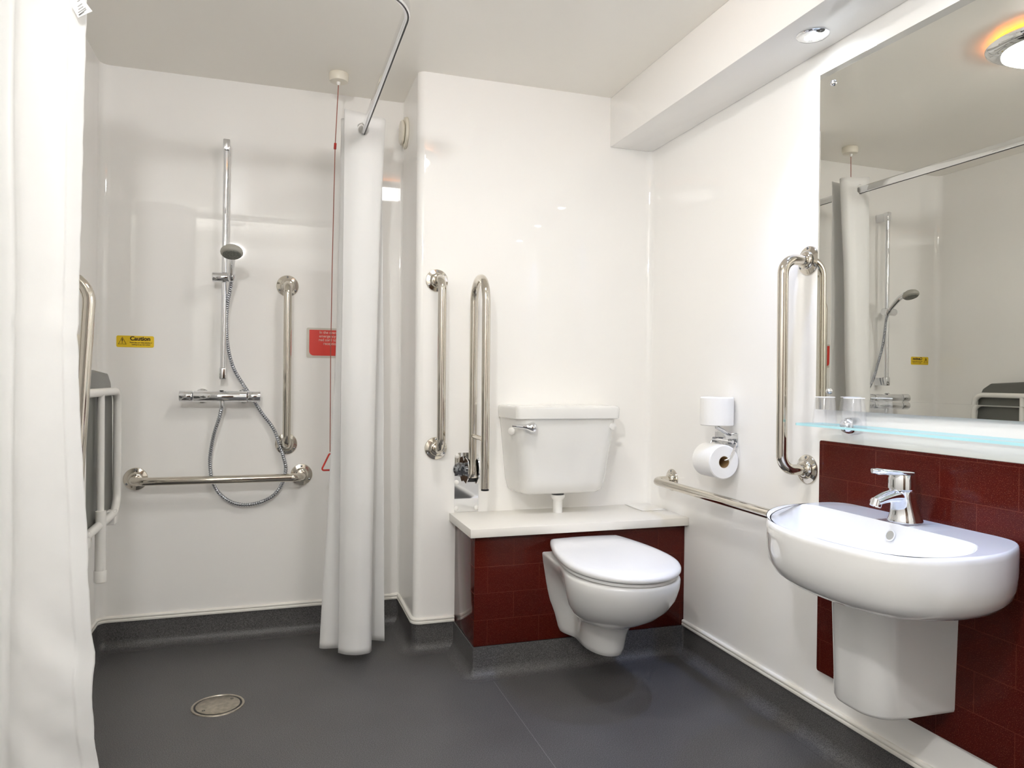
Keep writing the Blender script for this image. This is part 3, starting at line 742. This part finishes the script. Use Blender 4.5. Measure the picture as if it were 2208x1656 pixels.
near = thing('shower_curtain', (-.45, 1.600, .03), 'white shower curtain hanging close to the camera in front of the grey seat', 'curtain', 'white shower curtains')
ntop = [(-.349, 1.593), (-.374, 1.579), (-.410, 1.574), (-.450, 1.580), (-.468, 1.596), (-.481, 1.624), (-.505, 1.612), (-.545, 1.590), (-.570, 1.592), (-.590, 1.615), (-.575, 1.640), (-.50, 1.655), (-.42, 1.645), (-.38, 1.620)]
nbot = [(-.319, 1.597), (-.348, 1.570), (-.388, 1.560), (-.433, 1.570), (-.464, 1.592), (-.486, 1.624), (-.510, 1.608), (-.545, 1.584), (-.575, 1.588), (-.596, 1.618), (-.578, 1.648), (-.48, 1.662), (-.40, 1.655), (-.36, 1.630)]
cn = curtain_sheet('cloth', near, ntop, nbot, .03, 1.93, (), wr=.006, fp=2.2, sc=1.022, edge=True)
# let the free edge bow inward at mid height, as it does in the photograph
for v in cn.data.vertices:
    w = v.co + V(near.location)
    k = max(0, min(1, (w.x + .45) / .14))
    v.co.x -= .021 * k * math.exp(-((w.z - 1.12) / .45) ** 2)
bm = BM(); plate(bm, [(-0.3671, 1.6953), (-0.3426, 1.7117), (-0.3549, 1.7275), (-0.3688, 1.7449), (-0.3799, 1.72)], lambda x, z, d: (x, 1.5975 - d, z), .0006)
care = part('care_label', bm, M['whitep'], near, 'white care label with tiny grey print')
bm = BM()
for (x0, z0), (x1, z1) in [((-0.3683, 1.7254), (-0.3638, 1.7296)), ((-0.3676, 1.7157), (-0.3602, 1.7231)), ((-0.3665, 1.7105), (-0.3582, 1.7181)), ((-0.3669, 1.7043), (-0.3541, 1.7161)), ((-0.3658, 1.7), (-0.3531, 1.7135)), ((-0.365, 1.7001), (-0.3567, 1.7076))]:
    nn = V((z0 - z1, 0, x1 - x0)).normalized() * .0009
    vs = [bm.verts.new(q) for q in (V((x0, 1.5965, z0)) - nn, V((x1, 1.5965, z1)) - nn, V((x1, 1.5965, z1)) + nn, V((x0, 1.5965, z0)) + nn)]; bm.faces.new(vs)
part('care_print', bm, M['greyink'], care)

# ================================================================== FLOOR DRAIN
dr = thing('floor_drain', (-.158, 2.381, 0), 'round steel drain cover in the grey shower floor', 'drain')
bm = BM(); lathe(bm, (-.158, 2.381, .0002), (0, 0, 1), [(.077, 0), (.076, .0022), (.070, .0024), (.069, .0008), (.064, .0008)], 48); part('outer_ring', bm, M['drain'], dr)
bm = BM(); lathe(bm, (-.158, 2.381, .0004), (0, 0, 1), [(.069, .0006), (.069, .0009)], 48); part('gap', bm, M['black'], dr)
bm = BM(); lathe(bm, (-.158, 2.381, .0012), (0, 0, 1), [(.0635, 0), (.0635, .0012), (.062, .0018)], 48); cv = part('cover_plate', bm, M['drain'], dr)
for a in (radians(40), radians(220)):
    bm = BM(); lathe(bm, (-.158 + .050 * cos(a), 2.381 + .050 * sin(a), .0028), (0, 0, 1), [(.0048, 0), (.0048, .0005), (.0025, .0005), (.0022, 0)], 16); part('screw', bm, M['dark'], cv)

# ================================================================== TOILET ROLLS
hd_ = thing('roll_holder', (XR, 2.085, .81), 'chrome toilet roll holder on the right wall with an upright spare peg', 'roll holder')
bm = BM(); box(bm, XR - .007, XR - .0006, 2.040, 2.170, .793, .838, bevel=.002); part('back_plate', bm, M['chrome'], hd_)
for y in (2.050, 2.140):
    bm = BM(); box(bm, XR - .024, XR - .007, y, y + .020, .800, .818, bevel=.003); part('hinge_lug', bm, M['darkchrome'], hd_)
bm = BM(); cyl(bm, (XR - .019, 2.048, .809), (XR - .019, 2.162, .809), .0055, n=16); part('hinge_pin', bm, M['chrome'], hd_)
RZ, RX = .745, 1.3930
bm = BM(); tube(bm, fillet([(XR - .019, 2.034, .809), (XR - .020, 2.026, .805), (RX + .012, 2.024, RZ + .012), (RX, 2.030, RZ + .006), (RX, 2.050, RZ + .012), (RX, 2.130, RZ + .012), (RX, 2.150, RZ + .008), (RX + .012, 2.155, RZ + .014), (XR - .020, 2.166, .805), (XR - .019, 2.160, .809)], .006, 4), .0024, 10); part('wire_arm', bm, M['chrome'], hd_)
bm = BM(); tube(bm, fillet([(XR - .006, 2.080, .832), (XR - .020, 2.080, .836), (XR - .058, 2.082, .8565)], .006, 4), .0065, 14); cyl(bm, (XR - .0585, 2.082, .852), (XR - .0585, 2.082, .945), .0060, n=14); part('spare_peg', bm, M['chrome'], hd_)
def roll(name, c, ax, r, w, ri, label):
    t = thing(name, c, label, 'toilet roll', 'toilet rolls')
    c = V(c); d = V(ax).normalized()
    bm = BM(); lathe(bm, c - d * w / 2, d, [(ri, .0005), (ri, 0), (r - .003, 0), (r, .003), (r, w - .003), (r - .003, w), (ri, w), (ri, w - .0005)], 48, False, False)
    part('paper', bm, M['paper'], t)
    bm = BM(); lathe(bm, c - d * w / 2, d, [(ri - .0002, .001), (ri - .0002, w - .001), (ri - .0015, w - .001), (ri - .0015, .001), (ri - .0002, .001)], 32, False, False); part('cardboard_core', bm, M['card'], t, 'brown cardboard core')
    return t
roll('toilet_roll', (RX, 2.086, RZ), (0, 1, 0), .0560, .104, .0195, 'toilet roll on its side with brown core showing under the chrome flap')
roll('toilet_roll', (1.3950, 2.082, .909), (0, 0, 1), .0545, .094, .0185, 'spare toilet roll standing upright above the chrome holder')

# ================================================================== MIRROR, SHELF, SPLASHBACK, BASIN
MY0, MY1, MZ0, MZ1 = .80, 1.660, .934, 1.8600
ang = radians(1.0)
def mir(y, z, d):
    # not quite parallel to the wall: its far edge stands a little proud
    yy = MY1 - y
    return (XR - .0225 + yy * sin(ang) - d * cos(ang), MY1 - yy * cos(ang) - d * sin(ang), z)
mr = thing('mirror', (XR, 1.25, 1.4), 'large frameless wall mirror above the glass shelf and basin', 'mirror')
MZB = MZ0 + .030
bm = BM(); loft(bm, [[V(mir(y, z, d)) for y, z in ((MY0, MZB), (MY1, MZB), (MY1, MZ1), (MY0, MZ1))] for d in (-.005, .0005)]); part('mirror_glass', bm, M['mirror'], mr, sharp=30)
bm = BM(); tb = .0006
loft(bm, [[V(mir(y, z, d + (MZB - z) * e)) for y, z in ((MY0, MZ0), (MY1, MZ0), (MY1, MZB - .0002), (MY0, MZB - .0002))] for d, e in ((-.005, 0), (.0005, .0115))]); part('bevelled_edge', bm, M['mirror'], mr, sharp=30)
for y, z in ((1.610, 1.820), (1.610, .985), (.86, 1.82), (.86, .985)):
    p = V(mir(y, z, .0005))
    bm = BM(); lathe(bm, p, (-1, 0, 0), [(.0085, 0), (.0085, .003), (.0065, .006), (.003, .0078), (0, .008)], 24); part('dome_screw', bm, M['chrome'], mr)

sh = thing('glass_shelf', (1.39, 1.3, .89), 'clear glass shelf on chrome clips below the mirror', 'shelf')
SZ, SX0, SX1 = .893, 1.331, 1.4275
so = [(p.x, p.y) for p in fillet([V((x, y, 0)) for x, y in [(1.38, .86), (SX1, .86), (SX1, 1.626), (SX0, 1.626), (SX0, .86), (1.38, .86)]], [0, .004, .004, .010, .010, 0], 5)][:-1]
bm = BM(); loft(bm, [[V((x, y, z)) for x, y in so] for z in (SZ, SZ + .006)])
bm.faces.ensure_lookup_table()
o = part('glass_pane', bm, M['glass'], sh, mats=[M['glass'], M['glass_edge']], sharp=30)
for f in o.data.polygons:
    if abs(f.normal.z) < .5: f.material_index = 1
for y in (1.535, .985):
    bm = BM(); lathe(bm, (XR - .0006, y, SZ + .003), (-1, 0, 0), [(.0225, 0), (.0225, .012), (.021, .028), (.016, .040), (.008, .045), (0, .046)], 28)
    part('shelf_clip', bm, M['chrome'], sh)

def tumbler(x, y, label):
    t = thing('tumbler', (x, y, SZ + .006), label, 'tumbler', 'upturned tumblers')
    b = SZ + .0064
    bm = BM(); lathe(bm, (x, y, b), (0, 0, 1), [(.0300, 0), (.0312, .001), (.0305, .004), (.0245, .068), (.0235, .0705), (0, .0705), (0, .069), (.0225, .069), (.0285, .004), (.0290, 0)], 36, False, False); part('cup_body', bm, M['cup'], t)
    bm = BM(); tube(bm, [(x + .0243 * cos(2 * pi * k / 32), y + .0243 * sin(2 * pi * k / 32), b + .0700) for k in range(32)], .0011, 6, closed=True); part('base_rim', bm, M['glass_edge'] if False else M['whitep'], t)
tumbler(1.389, 1.577, 'clear upturned plastic tumbler at the far left end of the glass shelf')
tumbler(1.389, 1.475, 'clear upturned plastic tumbler on the glass shelf nearer the tap')

bm = BM(); 
po = [(p.x, p.y) for p in fillet([V((y, z, 0)) for y, z in [(1.3, .206), (1.658, .206), (1.658, .8475), (.70, .8475), (.70, .206), (1.3, .206)]], [0, .006, .006, .006, .006, 0], 4)][:-1]
plate(bm, po, lambda y, z, d: (XR - .0006 - d, y, z), .0095, bev=.0012)
solo('splashback', bm, M['tile'], (XR, 1.2, .2), 'dark red tiled splashback panel on the right wall behind the basin', 'splashback', uv=(.03, -.206 + .0905 * 3), sharp=20)

BX, BY = XR - .0104, 1.307
# plan of the rim: a D with rounded back corners
RIM = [(1.4432, 1.324), (1.4432, 1.200), (1.4425, 1.122), (1.430, 1.078), (1.392, 1.045), (1.310, 1.010), (1.222, 1.000), (1.130, 1.018), (1.074, 1.068), (1.047, 1.165), (1.044, 1.280),
       (1.066, 1.374), (1.124, 1.462), (1.225, 1.540), (1.330, 1.581), (1.400, 1.583), (1.435, 1.560), (1.4432, 1.515), (1.4432, 1.420)]
def closed_spline(P, n, N):
    P = [V((x, y, 0)) for x, y in P]; m = len(P); out = []
    for i in range(m):
        p0, p1, p2, p3 = P[i - 1], P[i], P[(i + 1) % m], P[(i + 2) % m]
        for k in range(n):
            t = k / n
            out.append(0.5 * ((2 * p1) + (p2 - p0) * t + (2 * p0 - 5 * p1 + 4 * p2 - p3) * t * t + (3 * p1 - p0 - 3 * p2 + p3) * t ** 3))
    out.append(out[0].copy()); L = [0]
    for q, r_ in zip(out, out[1:]): L.append(L[-1] + (r_ - q).length)
    res = []; j = 0
    for k in range(N):
        d = L[-1] * k / N
        while L[j + 1] < d: j += 1
        res.append(out[j].lerp(out[j + 1], (d - L[j]) / max(L[j + 1] - L[j], 1e-9)))
    return res
RIMC = closed_spline(RIM, 10, 112)
CYB = 1.296
def O(z, sx, sy): return [V((min(BX - (BX - p.x) * sx, BX), CYB + (p.y - CYB) * sy, z)) for p in RIMC]
XI = BX - .105
def I(z, sx, sy, dx=0): return [V((XI - dx - (XI - 1.059) * (BX - p.x) / (BX - 1.044) * sx, CYB + (p.y - CYB) * .945 * sy, z)) for p in RIMC]
basin = thing('wash_basin', (BX, BY, .54), 'white D-shaped wall-hung wash basin on the red splashback', 'basin')
RZm = .690
rows = [O(.538, .50, .34), O(.541, .64, .52), O(.549, .79, .72), O(.562, .90, .87), O(.579, .957, .945), O(.600, .988, .982), O(.630, 1.0, .998), O(.676, 1.005, 1.002), O(.684, 1.002, .998), O(RZm - .0012, .992, .988), O(RZm, .982, .977), O(RZm, .975, .970), I(RZm, 1.005, 1.006)]
rows += [I(RZm, 1.0, 1.0), I(RZm - .002, .988, .988), I(RZm - .010, .968, .972, .002), I(.655, .91, .93, .008), I(.620, .80, .84, .020), I(.598, .63, .69, .042), I(.590, .41, .46, .075), I(.588, .11, .12, .115)]
bm = BM(); loft(bm, rows); part('bowl', bm, M['ceramic'], basin, sharp=75)
on = V((-.93, 0, .36)); oc = V((XI - .0085, 1.298, .663))
bm = BM(); lathe(bm, oc, on, [(.0135, 0), (.0135, .001), (.0105, .0012)], 24, cap1=False); part('overflow_rim', bm, M['ceramic'], basin)
bm = BM(); lathe(bm, oc + on * .0002, on, [(.0105, 0), (.0105, .0003)], 24); part('overflow_hole', bm, M['headgrey'], basin)
bm = BM(); lathe(bm, (XI - .13, BY, .5885), (0, 0, 1), [(.022, 0), (.022, .002), (.016, .004), (0, .0045)], 28); part('waste_plug', bm, M['chrome'], basin)

def PD(z, a, p): 
    q = fillet([(BX, BY + .007 + a, z), (BX - p, BY + .007 + a * .9, z), (BX - p, BY + .007 - a * .9, z), (BX, BY + .007 - a, z)], [0, .06, .06, 0], 10)
    return [V(v) for v in q]
bm = BM(); loft(bm, [PD(.278, .088, .205), PD(.274, .082, .200)][::-1] + [PD(z, .090 + .007 * k, .208 + .006 * k) for z, k in ((.285, 0), (.35, .2), (.42, .5), (.51, .9), (.5382, 1))])
solo('basin_pedestal', bm, M['ceramic'], (BX, BY, .27), 'white ceramic half pedestal below the wash basin hiding the pipes', 'pedestal', sharp=50)

# --- mixer tap
TX, TY, TZ = 1.382, 1.307, RZm + .0006
tap = thing('mixer_tap', (TX, TY, TZ), 'chrome single-lever mixer tap on the back edge of the wash basin', 'tap')
def ell(cx, z, rx, ry, n=36): return [V((cx + rx * cos(2 * pi * k / n), TY + ry * sin(2 * pi * k / n), z)) for k in range(n)]
bm = BM(); loft(bm, [ell(TX, TZ, .0375, .0370), ell(TX, TZ + .003, .0378, .0372), ell(TX, TZ + .010, .0350, .0345), ell(TX - .001, TZ + .022, .0315, .0310), ell(TX - .004, TZ + .038, .0285, .0280), ell(TX - .008, TZ + .055, .0272, .0268), ell(TX - .010, TZ + .070, .0270, .0268), ell(TX - .010, TZ + .0725, .0250, .0250)])
part('body', bm, M['chrome'], tap)
rows = []
for t in [i / 14 for i in range(15)]:
    x = TX - .014 - .074 * t; z = TZ + .060 + .005 * sin(pi * t) - .011 * t; w = .0225 - .0075 * t; h = .0175 - .0080 * t
    rows.append([V((x, TY + w * cos(2 * pi * k / 24), z + h * sin(2 * pi * k / 24))) for k in range(24)])
bm = BM(); loft(bm, rows); part('spout', bm, M['chrome'], tap)
bm = BM(); lathe(bm, (TX - .082, TY, TZ + .054), (-.35, 0, -1), [(.0120, 0), (.0124, .004), (.0124, .016), (.0106, .017), (.0102, .013), (0, .013)], 24); part('aerator', bm, M['chrome'], tap)
bm = BM(); lathe(bm, (TX - .010, TY, TZ + .0735), (0, 0, 1), [(.0270, 0), (.0300, .003), (.0300, .024), (.0270, .036)], 36); part('cartridge_cap', bm, M['chrome'], tap)
rows = []
for t in [i / 16 for i in range(17)]:
    x = TX + .014 - .112 * t; w = .0290 * sqrt(max(.02, 1 - (2 * t - .70) ** 2 / 1.72)) * (1 if t > .04 else .8); z = TZ + .1135 + .008 * t
    h = .0066 if t < .9 else .0050
    rows.append([V((x, TY + w * cos(2 * pi * k / 20), z + h * sin(2 * pi * k / 20) * (.7 if sin(2 * pi * k / 20) > 0 else 1.5))) for k in range(20)])
bm = BM(); loft(bm, rows); part('lever', bm, M['chrome'], tap)

# ================================================================== WORLD, CAMERA, VIEW
w = bpy.data.worlds.new('room_world'); S.world = w; w.use_nodes = True
w.node_tree.nodes['Background'].inputs['Color'].default_value = (0.0, 0.0, 0.0, 1); w.node_tree.nodes['Background'].inputs['Strength'].default_value = 0
cam = bpy.data.cameras.new('camera'); co = bpy.data.objects.new('camera', cam); COL.objects.link(co); S.camera = co
yaw, pitch, roll_, cz, f = .31511, -.00701, .01117, 1.00864, 1566.56
F = V((sin(yaw) * cos(pitch), cos(yaw) * cos(pitch), sin(pitch))); r = V((cos(yaw), -sin(yaw), 0)); u = r.cross(F)
c, s = cos(roll_), sin(roll_); r, u = r * c + u * s, u * c - r * s
co.matrix_world = Matrix(((r.x, u.x, -F.x, 0), (r.y, u.y, -F.y, 0), (r.z, u.z, -F.z, cz), (0, 0, 0, 1)))
cam.sensor_fit = 'HORIZONTAL'; cam.sensor_width = 36; cam.lens = f / 2208 * 36; cam.clip_start = .02; cam.clip_end = 50
S.view_settings.view_transform = 'Standard'; S.view_settings.look = 'None'; S.view_settings.exposure = 0.82; S.view_settings.gamma = 1.0; S.view_settings.use_curve_mapping = False
cy = S.cycles
cy.use_denoising = True; cy.use_adaptive_sampling = True; cy.adaptive_threshold = 0.035; cy.max_bounces = 12; cy.diffuse_bounces = 8; cy.glossy_bounces = 6; cy.transmission_bounces = 8; cy.transparent_max_bounces = 24
cy.sample_clamp_indirect = 6.0; cy.caustics_reflective = True; cy.caustics_refractive = False; cy.blur_glossy = 0.0
